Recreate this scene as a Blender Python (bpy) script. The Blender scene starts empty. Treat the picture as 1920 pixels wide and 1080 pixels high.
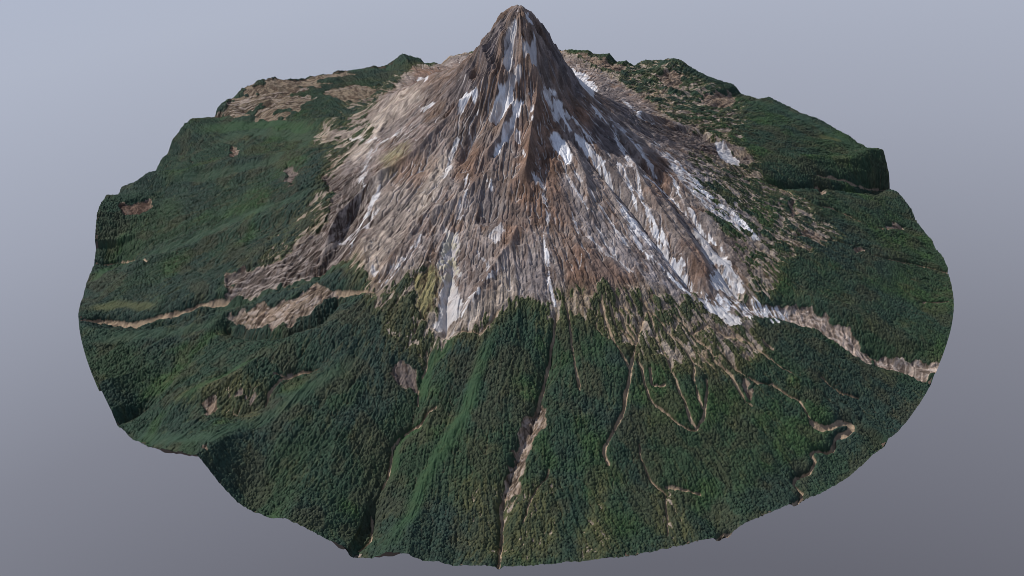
import bpy, math
import numpy as np

scene = bpy.context.scene
C = scene.collection

# ---------------------------------------------------------------- camera
cam_d = bpy.data.cameras.new('camera')
cam = bpy.data.objects.new('camera', cam_d); C.objects.link(cam)
cam_d.sensor_fit = 'VERTICAL'; cam_d.sensor_height = 24
cam_d.angle_y = math.radians(27)
cam_d.shift_x = -9/1920
cam_d.clip_start = .01; cam_d.clip_end = 100
cam.location = (0, -2.4219, 1.5717)
cam.rotation_euler = (math.radians(90-34.75), 0, 0)
scene.camera = cam
scene.render.resolution_x = 1024; scene.render.resolution_y = 576

# ---------------------------------------------------------------- world: soft studio sky, paler above, grey below
SUN_AZ = math.radians(160)      # measured from +X towards +Y : light comes over the far left
SUN_EL = math.radians(44)
world = bpy.data.worlds.new('World'); scene.world = world; world.use_nodes = True
nt = world.node_tree; nt.nodes.clear()
tc = nt.nodes.new('ShaderNodeTexCoord'); sep = nt.nodes.new('ShaderNodeSeparateXYZ')
nt.links.new(tc.outputs['Generated'], sep.inputs[0])
# elevation term, slightly tilted so that the +X side is darker
tilt = nt.nodes.new('ShaderNodeMath'); tilt.operation = 'MULTIPLY_ADD'
nt.links.new(sep.outputs['X'], tilt.inputs[0]); tilt.inputs[1].default_value = -.12
nt.links.new(sep.outputs['Z'], tilt.inputs[2])
mr = nt.nodes.new('ShaderNodeMapRange'); nt.links.new(tilt.outputs[0], mr.inputs[0])
mr.inputs[1].default_value = -1; mr.inputs[2].default_value = 1
ramp = nt.nodes.new('ShaderNodeValToRGB'); nt.links.new(mr.outputs[0], ramp.inputs[0])
els = ramp.color_ramp.elements
SKYSTOPS = [(0.0, (.11,.11,.13)), (.125, (.135,.138,.168)), (.20, (.225,.235,.285)), (.27, (.35,.375,.457)),
            (.33, (.43,.468,.57)), (.42, (.44,.50,.64)), (.52, (.25,.30,.41)), (1.0, (.17,.215,.33))]
els[0].position = SKYSTOPS[0][0]; els[0].color = (*SKYSTOPS[0][1], 1)
els[1].position = SKYSTOPS[-1][0]; els[1].color = (*SKYSTOPS[-1][1], 1)
for p, c in SKYSTOPS[1:-1]:
    e = els.new(p); e.color = (*c, 1)
bg = nt.nodes.new('ShaderNodeBackground'); bg.inputs['Strength'].default_value = 1.0
out = nt.nodes.new('ShaderNodeOutputWorld')
nt.links.new(ramp.outputs[0], bg.inputs['Color']); nt.links.new(bg.outputs[0], out.inputs['Surface'])

# ---------------------------------------------------------------- sun
sd_ = bpy.data.lights.new('sun', 'SUN'); sd_.energy = 3.9; sd_.angle = math.radians(.6); sd_.color = (1.0, .95, .89)
sun = bpy.data.objects.new('sun', sd_); C.objects.link(sun)
from mathutils import Vector
_d = Vector((math.cos(SUN_AZ)*math.cos(SUN_EL), math.sin(SUN_AZ)*math.cos(SUN_EL), math.sin(SUN_EL)))
sun.rotation_euler = _d.to_track_quat('Z', 'Y').to_euler(); sun.location = _d*5

scene.view_settings.view_transform = 'Standard'; scene.view_settings.look = 'None'
scene.view_settings.exposure = 0; scene.view_settings.gamma = 1
scene.view_settings.use_curve_mapping = False
try: scene.cycles.filter_width = .85
except Exception: pass

# surveyed plan coordinates (model radius = 1) of the land forms
RIM = np.array([(-179.51,.0367),(-179.15,.0151),(-177.23,-.0086),(-169.0,.0),(-162.0,.03),(-157.0,.03),(-153.79,.0228),(-151.16,.014),(-147.87,.0008),(-147.25,.0335),(-143.71,.0024),(-142.55,-.0242),(-141.0,-.0112),(-138.09,-.0074),(-136.44,.0075),(-134.58,.0162),(-131.06,.0489),(-129.81,.0564),(-127.48,.0771),(-125.6,.0872),(-124.9,.0925),(-124.26,.0867),(-122.23,.0515),(-119.99,.0209),(-118.78,.0153),(-115.86,.0163),(-113.69,.0298),(-111.69,.0226),(-110.22,.0149),(-109.24,.0076),(-108.03,.0028),(-107.06,-.0025),(-107.0,-.0129),(-106.34,-.0201),(-104.42,-.0131),(-103.53,-.001),(-102.71,.0092),(-100.77,.014),(-99.97,.0087),(-98.75,.0006),(-97.61,.0036),(-96.08,-.0048),(-94.05,.0013),(-92.37,.0018),(-91.53,-.003),(-91.0,-.0001),(-87.95,.002),(-84.84,.0075),(-83.09,.0053),(-80.73,.0083),(-78.65,.0026),(-76.72,.0054),(-75.1,.006),(-72.57,.0062),(-70.39,.0053),(-68.72,-.0001),(-67.33,.0052),(-65.77,.0166),(-62.68,.0166),(-60.04,.0172),(-56.24,.004),(-51.26,.0003),(-47.27,.0134),(-44.8,.0065),(-44.3,.0214),(-41.84,.0126),(-38.4,.0165),(-32.64,.0253),(-32.0,.045),(-31.99,.041),(-26.0,.06),(-18.0,.055),(-9.6,.0367),(-8.15,.0419),(-4.14,.0328),(-1.54,.0183),(.01,.0235),(2.99,.0135),(6.69,.012),(8.51,.0238),(11.59,.028),(13.22,.0274),(15.14,.0212),(16.08,.0531),(18.42,.1002),(19.7,.0935),(22.1,.0741),(24.04,.0717),(26.37,.0731),(29.88,.0692),(34.02,.0704),(36.57,.0636),(41.14,.0676),(43.64,.0703),(45.4,.0529),(47.79,.0492),(49.03,.0491),(50.3,.0693),(52.14,.07),(54.16,.0703),(57.1,.079),(60.46,.1009),(61.55,.1053),(62.98,.1001),(63.81,.0904),(66.57,.0831),(67.6,.0765),(68.87,.0556),(70.35,.0706),(71.94,.0614),(73.43,.0857),(76.15,.0802),(77.02,.089),(80.29,.0859),(82.72,.0849),(90.84,.0884),(98.78,.0778),(101.51,.071),(102.98,.0472),(104.29,.0531),(106.28,.052),(106.52,.0682),(109.77,.0933),(111.75,.0712),(113.22,.0635),(115.4,.0723),(121.61,.0786),(126.82,.0902),(127.65,.0858),(129.45,.0898),(133.15,.1178),(136.4,.1281),(139.52,.1243),(141.3,.1096),(143.92,.1029),(145.04,.0929),(145.7,.0749),(146.48,.0773),(149.08,.095),(150.51,.1043),(152.13,.1009),(155.35,.0778),(156.94,.0499),(158.14,.0508),(160.42,.0299),(161.59,.0121),(164.34,.0319),(166.94,.0571),(169.3,.0694),(170.72,.0607),(173.95,.0918),(176.73,.0876),(177.52,.0839)])
RELIEF = [
(.03,.05,[(-.3782,.0177),(-.4801,.0926),(-.584,.1539),(-.6529,.1618),(-.7507,.1743),(-.8329,.1725),(-.9173,.2055)]),
(-.03,.05,[(-.3859,-.1239),(-.4789,-.1644),(-.5821,-.1439),(-.6859,-.1322),(-.7784,-.1184),(-.8908,-.0899),(-.9967,-.0392)]),
(.02,.04,[(-.4293,-.1689),(-.5612,-.1185),(-.6877,-.1228),(-.8173,-.1188),(-.9129,-.1108),(-.9776,-.1642)]),
(-.034,.03,[(-.2945,-.3551),(-.3514,-.3483),(-.4074,-.3593),(-.4995,-.3629),(-.5934,-.3616),(-.6408,-.3599),(-.7096,-.3691),(-.7831,-.3623),(-.9307,-.3221)]),
(.018,.03,[(-.303,-.3904),(-.3605,-.3716),(-.4524,-.3681),(-.5452,-.3689),(-.6029,-.375),(-.6727,-.3785),(-.7536,-.3864),(-.9199,-.3596)]),
(-.038,.022,[(-.2875,-.4498),(-.3545,-.4354),(-.3943,-.4777),(-.459,-.4886),(-.53,-.4633),(-.5951,-.4192)]),
(.02,.035,[(-.2828,-.5152),(-.3456,-.5284),(-.4314,-.5328),(-.4917,-.5679),(-.5502,-.6065),(-.6128,-.6206),(-.6692,-.6208)]),
(-.025,.05,[(-.5586,-.494),(-.6422,-.4752),(-.7038,-.5104),(-.7518,-.5567),(-.7949,-.5936)]),
(-.02,.03,[(-.3431,-.554),(-.3516,-.576),(-.3913,-.5993),(-.4396,-.6334),(-.4765,-.6688),(-.5381,-.6783)]),
(.012,.05,[(-.29,-.5603),(-.3587,-.6103),(-.4158,-.6561),(-.472,-.6996),(-.5371,-.7336),(-.5729,-.8099)]),
(-.02,.03,[(-.1607,-.529),(-.1655,-.5919),(-.1751,-.6331),(-.1834,-.6744),(-.198,-.7248),(-.2299,-.7744),(-.2401,-.8136),(-.2447,-.8503),(-.2569,-.891),(-.2858,-.9497)]),
(-.008,.02,[(-.0659,-.5778),(-.0906,-.6277),(-.1141,-.6976),(-.146,-.778),(-.1737,-.8168),(-.1904,-.866)]),
(.006,.02,[(-.0093,-.5391),(-.0452,-.5884),(-.0701,-.6381),(-.079,-.6987),(-.1268,-.7684),(-.1631,-.8359),(-.1875,-.917),(-.2266,-.9675)]),
(-.012,.018,[(.0789,-.5378),(.0673,-.6195),(.0491,-.6916),(.0306,-.7419),(.001,-.8031),(-.0182,-.861),(-.0244,-.9351),(-.0266,-.9994)]),
(-.014,.045,[(.4011,-.4363),(.4683,-.4357),(.5526,-.4346),(.6281,-.4563),(.6943,-.4943),(.7711,-.509),(.8531,-.5223)]),
(.018,.03,[(.5573,-.366),(.6225,-.3902),(.6991,-.4123),(.7832,-.4488),(.8757,-.4608)]),
(-.03,.02,[(.5703,.0664),(.6578,.104),(.7509,.1583),(.8399,.1844),(.9605,.2464)]),
(.022,.03,[(.6377,.2096),(.7702,.2478),(.8597,.2745),(.9408,.3079)]),
(-.02,.02,[(.3408,.7),(.4061,.6722),(.4822,.6752)]),
(.012,.015,[(.3649,.6364),(.4577,.6017),(.5454,.6908),(.5899,.7786)]),
(-.015,.02,[(.4982,.5698),(.5591,.5784),(.6212,.5927)]),
(.014,.012,[(.2769,.1398),(.3576,.2309),(.4142,.239),(.4695,.2447),(.5186,.2006),(.5752,.1816)]),
(-.016,.02,[(.2515,-.0095),(.3403,.038),(.4074,.0314),(.4745,.0464),(.5449,.0729)]),
(.022,.012,[(-.0214,-.0921),(-.0601,-.082),(-.0809,-.0844),(-.1215,-.088),(-.1618,-.1108),(-.2047,-.1452),(-.274,-.1662),(-.332,-.1813),(-.3751,-.224),(-.3936,-.2734)]),
(-.022,.014,[(-.0903,-.0723),(-.1258,-.057),(-.1429,-.0794)]),
(-.022,.014,[(-.0612,-.098),(-.0725,-.1185),(-.0892,-.1474),(-.1113,-.1837)]),
(.026,.01,[(.018,-.0363),(.0236,-.0678),(.0383,-.0853),(.0485,-.0912),(.0462,-.1186),(.0347,-.1714),(.0232,-.2452)]),
(-.02,.009,[(-.0124,-.0106),(-.0124,-.0477),(-.0158,-.0709)]),
(-.018,.009,[(.0236,-.042),(.0349,-.0558),(.0463,-.0731)]),
(-.018,.012,[(-.0101,-.0962),(-.0214,-.1134),(-.0383,-.1324)]),
(.014,.008,[(-.0011,-.1122),(-.0158,-.1324),(-.0325,-.17),(-.0548,-.1966)]),
(-.008,.007,[(.018,-.1085),(.0011,-.1298),(-.0157,-.1621),(-.0435,-.1991)]),
(-.02,.011,[(.0634,-.0884),(.0975,-.1242),(.1482,-.1642),(.2358,-.2481),(.2982,-.3322),(.3588,-.4124)]),
(-.018,.013,[(-.1293,-.3451),(-.1269,-.4262),(-.1357,-.4899),(-.1338,-.5521)]),
(-.02,.022,[(-.0873,-.264),(-.0704,-.2835),(-.0589,-.3193)]),
(-.024,.03,[(-.3121,-.1356),(-.3411,-.2095),(-.3689,-.2856),(-.4098,-.3378)]),
(.012,.02,[(-.2651,-.1237),(-.3059,-.2103),(-.321,-.3057),(-.303,-.3904)]),
(-.012,.012,[(.2999,-.1608),(.342,-.2187),(.3816,-.2898),(.4211,-.3543),(.4606,-.4063)]),
(.012,.012,[(.242,-.1455),(.2937,-.2395),(.3341,-.3071),(.3738,-.3708),(.3934,-.4017)]),
(-.03,.035,[(-.7927,.6144),(-.6326,.4373),(-.5702,.4051),(-.4569,.4019)]),
(.009,.012,[(.0576,-.0948),(.0918,-.1163),(.1199,-.1511),(.1462,-.2253),(.1545,-.3087)]),
(.009,.012,[(.1054,-.003),(.1651,-.0248),(.2213,-.0957),(.2582,-.1671),(.2972,-.1941),(.3578,-.2984),(.396,-.376)]),
(.009,.012,[(-.0506,.02),(-.1409,.8864),(-.1784,.6824),(-.2436,.5423),(-.2822,.0736),(-.321,-.0396)]),
(.009,.012,[(-.0434,-.2202),(-.0764,-.2489),(-.1091,-.2782),(-.2077,-.3158),(-.2578,-.4036)]),
(.009,.012,[(.0174,-.3226),(-.0097,-.39),(-.0466,-.4447),(-.093,-.515)]),
(-.016,.014,[(.1902,-.0098),(.2554,-.1213),(.3123,-.1542),(.3756,-.2344),(.4376,-.3091)]),
(.03,.04,[(-.8249,.5184),(-.6912,.4419),(-.5655,.3738),(-.4398,.2736)]),
(.055,.05,[(-.09,.03),(-.15,.08),(-.2,.14),(-.26,.2),(-.33,.28)]),
(.03,.04,[(-.09,-.0),(-.14,.02),(-.22,.04),(-.32,.08)]),
]
BARE = [(-.1592,.9901),(-.2262,.9752),(-.2821,.8649),(-.3221,.7776),(-.3688,.632),(-.3893,.5497),(-.3692,.2761),(-.4216,.2582),(-.4629,.256),(-.486,.2206),(-.4101,.0703),(-.3992,-.0135),(-.4296,-.0507),(-.406,-.1094),(-.4342,-.1333),(-.398,-.1816),(-.4211,-.2415),(-.4289,-.2788),(-.4628,-.2922),(-.403,-.3215),(-.3416,-.3421),(-.3138,-.3902),(-.3004,-.4258),(-.2819,-.4536),(-.2229,-.445),(-.1913,-.4282),(-.1731,-.4833),(-.1629,-.5637),(-.1456,-.5806),(-.1132,-.5513),(-.0662,-.557),(-.0302,-.5198),(.001,-.5014),(.0638,-.5081),(.0696,-.5418),(.0842,-.5355),(.0934,-.4943),(.1273,-.4846),(.1595,-.4734),(.2449,-.4749),(.299,-.4737),(.3557,-.4492),(.3973,-.4744),(.451,-.4881),(.4766,-.4635),(.4675,-.4062),(.496,-.3988),(.5254,-.3477),(.5317,-.3033),(.5815,-.2524),(.5437,-.2261),(.4981,-.2069),(.4797,-.165),(.448,-.128),(.5144,-.0246),(.451,.0581),(.551,.1025),(.5853,.1653),(.5716,.2258),(.5381,.2707),(.4768,.2373),(.4489,.3203),(.3927,.3144),(.3834,.5336),(.3408,.6196),(.2964,.7136),(.2342,.8112),(.2,.9007),(.1474,.9917)]
SPECK = [
(.55,[(.4221,.2331),(.4888,.2272),(.5621,.1742),(.604,.0942),(.7167,.0052),(.7405,-.1129),(.667,-.2165),(.585,-.267),(.5186,-.3995),(.4954,-.4044),(.4612,-.3098),(.4131,-.216),(.3786,-.0941)]),
(.5,[(.0853,-.4746),(.1601,-.457),(.2568,-.4556),(.356,-.4467),(.4653,-.4635),(.5001,-.5321),(.4052,-.6014),(.3099,-.6072),(.2279,-.5866),(.1574,-.5313),(.0951,-.5151)]),
(.4,[(-.2022,-.4265),(-.1475,-.4611),(-.1625,-.5736),(-.1839,-.6109),(-.2372,-.5664),(-.2862,-.4675)]),
(.4,[(-.4676,.4804),(-.328,.8452),(-.3272,.0272),(-.4168,-.0717),(-.4914,.2595)]),
(.5,[(.2106,.9519),(.4456,.8973),(.6499,.6657),(.5853,.3048),(.4363,.2393),(.3128,.6388)]),
(.35,[(-.4819,-.1505),(-.3898,-.0907),(-.3529,-.22),(-.3927,-.304),(-.5516,-.3404),(-.6183,-.2887)]),
(.25,[(-.6593,-.6043),(-.5752,-.5812),(-.4832,-.6235),(-.4932,-.696),(-.5803,-.6765)]),
(.3,[(.1019,-.9969),(.1336,-.8977),(.1551,-.8388),(.1708,-.9149),(.1766,-.9768)]),
(.3,[(.2508,-.854),(.28,-.8522),(.3199,-.9393),(.2612,-.9638)]),
(.25,[(-.1051,-.8377),(.078,-.8401),(.0745,-.9895),(-.0822,-.9836)]),
]
SNOW = [
('snow_field',.75,[(.0034,-.0114),(.0135,-.0102),(.0282,-.0026),(.0361,-.0134),(.0395,-.0204),(.0304,-.0211),(.0168,-.0197)]),
('snow_field',.55,[(-.0124,-.0165),(.0056,-.0265),(.0123,-.0388),(.0034,-.0483),(-.0034,-.0597),(-.0079,-.0745),(-.0146,-.0819),(-.0248,-.0701),(-.027,-.0615),(-.0203,-.0507),(-.0192,-.0308)]),
('snow_field',.6,[(.0123,-.0497),(.0235,-.061),(.0349,-.047),(.0417,-.0328),(.0462,-.0482),(.052,-.0595),(.0498,-.0718),(.0381,-.0848),(.0257,-.0748),(.0168,-.0636)]),
('snow_field',.8,[(-.0395,-.0929),(-.0146,-.0971),(-.0056,-.106),(-.0011,-.1145),(-.0158,-.1264),(-.0236,-.1329),(-.0328,-.1327),(-.0498,-.1269),(-.043,-.1159),(-.0395,-.1095),(-.035,-.1036)]),
('snow_field',.95,[(.0023,-.1145),(.0203,-.1122),(.0124,-.1327),(.0034,-.1452),(-.0079,-.1678),(-.0246,-.1886),(-.0402,-.2001),(-.0524,-.2103),(-.0403,-.1898),(-.0269,-.1692),(-.018,-.1523),(-.0101,-.1355),(-.0034,-.1222)]),
('snow_field',.85,[(.0203,-.1112),(.0416,-.1019),(.0382,-.1066),(.0281,-.1132),(.0203,-.1174)]),
('snow_field',.8,[(-.122,-.0938),(-.108,-.0579),(-.091,-.0761),(-.0724,-.0863),(-.0621,-.0883),(-.0782,-.0914),(-.0932,-.0955),(-.1105,-.1009),(-.1174,-.096)]),
('snow_field',.6,[(-.0079,-.0938),(.0056,-.0841),(.0135,-.0855),(.0034,-.0924),(-.0056,-.097)]),
('snow_field',.8,[(.0621,-.0873),(.0714,-.0892),(.0888,-.0802),(.0876,-.0835),(.076,-.0899),(.0667,-.0913)]),
('snow_field',.8,[(.0644,-.0959),(.076,-.0932),(.1015,-.0834),(.106,-.0984),(.1127,-.1141),(.1263,-.1276),(.1467,-.1416),(.1693,-.1574),(.1882,-.1746),(.1801,-.1784),(.1578,-.1632),(.1376,-.1491),(.1194,-.1365),(.0989,-.124),(.0874,-.1184),(.0806,-.1032)]),
('snow_field',.95,[(.0732,-.1529),(.088,-.149),(.1049,-.1582),(.1203,-.1775),(.1233,-.1935),(.1138,-.214),(.1006,-.2032),(.0875,-.1829),(.0776,-.1666)]),
('snow_field',.85,[(.0348,-.1259),(.0392,-.1323),(.0381,-.1389),(.0348,-.1348)]),
('snow_field',.85,[(.0347,-.1451),(.0391,-.1492),(.038,-.1582),(.0346,-.1568)]),
('snow_field',.8,[(.0045,-.1571),(.0123,-.1632),(.009,-.1762),(.0056,-.1686)]),
('snow_field',.8,[(.0134,-.1928),(.0234,-.196),(.0276,-.2226),(.032,-.2358),(.0231,-.2397),(.0167,-.2094)]),
('snow_field',.7,[(.1624,.8005),(.1769,.7478),(.1998,.7474),(.2155,.6534),(.2262,.5666),(.1819,.0545),(.1921,.0199),(.1769,.0128),(.1549,.0168),(.1365,.017)]),
('snow_field',.7,[(-.284,.7433),(-.2641,.723),(-.1958,.1133),(-.2082,.1287),(-.2737,.7075)]),
('snow_field',.7,[(-.2094,-.0046),(-.1846,-.0138),(-.1649,-.0236),(-.1767,-.0298),(-.1987,-.025)]),
('snow_field',.8,[(-.0863,-.1086),(-.0783,-.1078),(-.0795,-.1118),(-.0863,-.1116)]),
('snow_field',.36,[(-.1429,-.3339),(-.1293,-.3521),(-.1165,-.3379),(-.1067,-.3847),(-.1151,-.3976),(-.1078,-.4242),(-.1096,-.4407),(-.1329,-.4195),(-.1532,-.4145),(-.1497,-.3912),(-.144,-.3679)]),
('snow_field',.42,[(-.1419,-.4346),(-.1276,-.4234),(-.1071,-.4528),(-.1019,-.4922),(-.1095,-.5303),(-.1264,-.536),(-.1469,-.5456),(-.1576,-.5338),(-.1545,-.503),(-.1472,-.4708),(-.1416,-.4486)]),
('ash_field',.45,[(-.0508,-.3637),(-.0315,-.3405),(-.0206,-.3496),(-.0312,-.3847),(-.0472,-.3945)]),
('snow_field',.5,[(.3774,-.2615),(.392,-.2468),(.4038,-.27),(.4222,-.3018),(.4454,-.3112),(.4481,-.3418),(.4252,-.3448),(.4084,-.3338),(.3907,-.3205)]),
('snow_field',.6,[(.4265,-.3137),(.4481,-.3066),(.4491,-.3338),(.461,-.3581),(.4745,-.3903),(.4699,-.4028),(.4508,-.3848),(.4307,-.3599)]),
('ash_field',.6,[(.4055,-.3704),(.4231,-.3457),(.439,-.3655),(.4572,-.3857),(.4668,-.4023),(.4375,-.4141),(.4101,-.4145),(.3969,-.4047)]),
('snow_field',.6,[(.3731,-.4414),(.4008,-.4407),(.4309,-.4518),(.4576,-.4547),(.4624,-.4693),(.4492,-.4847),(.4207,-.4828),(.3955,-.4705)]),
('ash_field',.6,[(.4908,.2081),(.5122,.2023),(.542,.1733),(.5443,.1441),(.5352,.1048),(.5067,.0943),(.4906,.1278)]),
]
STREAK = [
(.85,.00507,[(.1491,-.1388),(.1735,-.171),(.2043,-.2109),(.2235,-.2686),(.2459,-.3085),(.2709,-.3237)]),
(.8,.00996,[(.2465,-.3005),(.2703,-.3316),(.3046,-.3396),(.3304,-.3681),(.3507,-.3933),(.3699,-.4205)]),
(.8,.00506,[(.2617,-.1927),(.2649,-.24),(.2798,-.2759),(.3001,-.3124),(.3227,-.3428)]),
(.8,.00341,[(.2176,-.1608),(.2435,-.2167),(.2583,-.263)]),
(.75,.00383,[(.2321,-.3138),(.2569,-.3638),(.2887,-.3866),(.317,-.4102),(.3467,-.4289),(.3644,-.4515)]),
(.8,.00711,[(.3583,-.067),(.3798,-.1056),(.4043,-.1358),(.436,-.1646),(.468,-.1888),(.4996,-.2141),(.5174,-.2402)]),
(.6,.01066,[(.3177,-.0311),(.3435,-.0786),(.385,-.1464),(.4266,-.2019),(.4829,-.23)]),
(.8,.00348,[(.3252,-.1181),(.3467,-.1454),(.3545,-.1796),(.3662,-.2092),(.3765,-.2258),(.3931,-.2476),(.4233,-.2813),(.4421,-.2995)]),
(.7,.00347,[(.2735,-.1885),(.3111,-.1771),(.3372,-.1849),(.3582,-.2125),(.3828,-.2333)]),
(.85,.01332,[(.3802,-.4249),(.4239,-.4346),(.4697,-.431),(.5155,-.4274),(.5552,-.4265)]),
(.6,.0033,[(.0221,-.2305),(.032,-.2422),(.0486,-.2537),(.0595,-.2698),(.0614,-.2944),(.0664,-.3232),(.068,-.3623)]),
(.75,.00277,[(.0583,-.3663),(.0622,-.3924),(.065,-.419),(.0647,-.445),(.0727,-.4749),(.0763,-.5103)]),
(.55,.00222,[(.1039,-.2091),(.1101,-.2336),(.1228,-.2614),(.1407,-.2898),(.1597,-.314)]),
(.6,.00221,[(.1207,-.2101),(.1301,-.2347),(.1584,-.2579),(.1744,-.283),(.1983,-.3198),(.222,-.3558),(.2502,-.3835)]),
(.55,.00217,[(.1151,-.3009),(.1241,-.3336),(.1349,-.3733),(.1373,-.3994),(.1299,-.4325)]),
(.55,.00216,[(.1452,-.358),(.1705,-.3803),(.1948,-.3962),(.2132,-.3998),(.2253,-.4171)]),
(.5,.00218,[(.1495,-.2867),(.1647,-.331),(.1852,-.3677),(.2141,-.4029),(.2419,-.4318)]),
(.7,.00539,[(.2874,.482),(.2912,.3434),(.2938,.1409),(.3253,.1527)]),
(.65,.00584,[(.1527,-.0286),(.1876,-.0524),(.213,-.0457),(.2315,-.1192),(.2514,-.1702),(.2572,-.1923)]),
(.6,.00475,[(.1905,-.0057),(.2318,-.031),(.2592,-.0708),(.2861,-.1137),(.3082,-.1419)]),
(.6,.00576,[(.1036,-.1048),(.1324,-.1108),(.1608,-.1317),(.2006,-.1528)]),
(.6,.00331,[(-.0971,-.2204),(-.1025,-.2724),(-.1106,-.3106),(-.1187,-.338)]),
(.5,.00477,[(-.32,-.0434),(-.3283,-.0931),(-.3415,-.1462)]),
(.6,.00474,[(-.2778,-.035),(-.3183,-.0662),(-.3379,-.1214),(-.3192,-.1833)]),
(.5,.00367,[(-.2468,-.0376),(-.2952,-.0488),(-.3864,.0875)]),
(.6,.00453,[(-.2892,-.1946),(-.3137,-.2544),(-.3367,-.2908),(-.3428,-.3273)]),
(.5,.00453,[(-.3712,-.2821),(-.3112,-.2839),(-.2855,-.2484)]),
(.5,.00433,[(-.2912,-.3967),(-.2667,-.4362),(-.2411,-.4084)]),
(.5,.00317,[(-.074,-.398),(-.052,-.4376),(-.0724,-.4817),(-.0984,-.5054)]),
(.6,.00421,[(-.0255,-.4373),(-.0569,-.4662),(-.0828,-.4947),(-.1033,-.5239)]),
(.6,.00434,[(-.1895,-.3507),(-.2149,-.3895),(-.246,-.4186)]),
(.55,.00334,[(-.0711,-.2288),(-.0486,-.2616),(-.0521,-.2416)]),
(.55,.00454,[(-.1123,-.1376),(-.1345,-.1728),(-.1443,-.2212)]),
]
PATCH = [
(4,[(.4672,-.4086),(.5171,-.4131),(.557,-.4128),(.5865,-.4007),(.6092,-.3989),(.6347,-.4169),(.6556,-.4298),(.6814,-.4453),(.7036,-.4621),(.7269,-.4796),(.7754,-.4909),(.8633,-.4981),(.8571,-.5207),(.829,-.5291),(.7849,-.5081),(.7513,-.5042),(.7124,-.4986),(.6762,-.4808),(.646,-.4611),(.6181,-.4435),(.5822,-.4355),(.5373,-.4352),(.461,-.454)]),
(1,[(-.9532,.0668),(-.9368,.0888),(-.8947,.1082),(-.8737,.0734),(-.8968,.05),(-.9318,.0366)]),
(1,[(-.7301,.311),(-.7284,.3382),(-.7124,.3078),(-.6987,.232),(-.7112,.2389)]),
(1,[(-.8425,.3273),(-.8284,.317),(-.8061,.2477),(-.8205,.2593)]),
(2,[(-.5435,.0872),(-.5094,.0373),(-.5031,-.0351),(-.5297,.0007)]),
(6,[(-.7834,.6256),(-.7269,.6908),(-.657,.7566),(-.5755,.8204),(-.4594,.891),(-.3671,.9264),(-.3556,.7246),(-.3893,.5497),(-.4527,.4755),(-.5198,.4422),(-.5623,.3649),(-.6246,.398),(-.6803,.4338),(-.7347,.4508),(-.8177,.5624),(-.7934,.5725)]),
(2,[(-.4278,-.064),(-.3279,-.0969),(-.2962,-.2591),(-.3356,-.3427),(-.39,-.3343),(-.4464,-.3426),(-.5036,-.3478),(-.5513,-.3435),(-.6046,-.336),(-.6187,-.2862),(-.5601,-.277),(-.4998,-.2802),(-.4611,-.2573),(-.4208,-.2439),(-.3967,-.1934)]),
(0,[(-.6232,-.3898),(-.5558,-.387),(-.4818,-.4123),(-.4487,-.402),(-.4055,-.3858),(-.37,-.4006),(-.3603,-.4137),(-.3875,-.4283),(-.4181,-.4538),(-.4528,-.4654),(-.4881,-.4582),(-.5376,-.4351),(-.5771,-.4086)]),
(2,[(-.2371,-.6071),(-.2293,-.599),(-.1973,-.6284),(-.1861,-.6564),(-.1939,-.6599),(-.2209,-.6423)]),
(0,[(.041,-.702),(.0512,-.6924),(.0598,-.7119),(.0525,-.7388),(.0384,-.7634),(.0225,-.7878),(.0126,-.8184),(.0086,-.8632),(-.0163,-.8666),(-.0183,-.8393),(-.0088,-.8063),(.0049,-.7723),(.0188,-.7386)]),
(2,[(-.5283,-.6407),(-.5042,-.6399),(-.4924,-.6515),(-.5042,-.6602),(-.5214,-.656)]),
(0,[(.4054,.7651),(.4456,.8102),(.4862,.8077),(.4839,.7457),(.4653,.6911),(.4286,.6898),(.4117,.7354)]),
(0,[(.5047,.5953),(.5705,.6858),(.6235,.7273),(.6305,.6436),(.5932,.5987),(.5312,.5399)]),
(0,[(.1793,.9718),(.2106,.9519),(.2564,.9112),(.3359,.8971),(.3084,.7682),(.2356,.8336)]),
(2,[(.2754,.1264),(.404,.229),(.4661,.2238),(.5151,.1811),(.5756,.1642),(.5696,.1265),(.5378,.1214),(.4832,.0985),(.4477,.1001),(.4036,.0862),(.3443,.0682),(.2877,.0558)]),
(0,[(.4458,-.5816),(.4513,-.6062),(.4586,-.6318),(.4595,-.657),(.4495,-.6534),(.4419,-.6296)]),
(0,[(.7489,.1683),(.7639,.1764),(.7559,.116),(.7418,.0845),(.7412,.1206)]),
(0,[(.631,-.0317),(.653,.0035),(.6456,-.0735),(.6239,-.1098)]),
(0,[(.628,-.1649),(.6701,-.1428),(.6931,-.1527),(.6501,-.1782)]),
(0,[(.7494,-.1705),(.7908,-.1562),(.7637,-.1836)]),
(0,[(.884,.02),(.9207,.0597),(.9582,.0735),(.9244,.0265),(.8858,-.0019)]),
(0,[(.4972,-.5003),(.5108,-.5052),(.5192,-.5231),(.5078,-.5248),(.4983,-.5143)]),
(0,[(.6649,-.6486),(.679,-.6426),(.6846,-.6553),(.6698,-.6597)]),
(3,[(-.1685,-.4062),(-.1481,-.4404),(-.1524,-.5029),(-.1766,-.5263),(-.2044,-.4926),(-.2017,-.4374)]),
(1,[(-.293,-.9532),(-.2871,-.9454),(-.2801,-.9526),(-.2831,-.9599)]),
(0,[(-.5721,-.7917),(-.563,-.7789),(-.5622,-.7991)]),
(0,[(-.3526,-.5587),(-.3479,-.5668),(-.3514,-.5734)]),
(0,[(-.4642,-.6084),(-.4359,-.6001),(-.4236,-.5963),(-.4428,-.6131)]),
(0,[(-.6093,-.6412),(-.5839,-.6407),(-.5705,-.662),(-.5871,-.6686)]),
]
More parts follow.
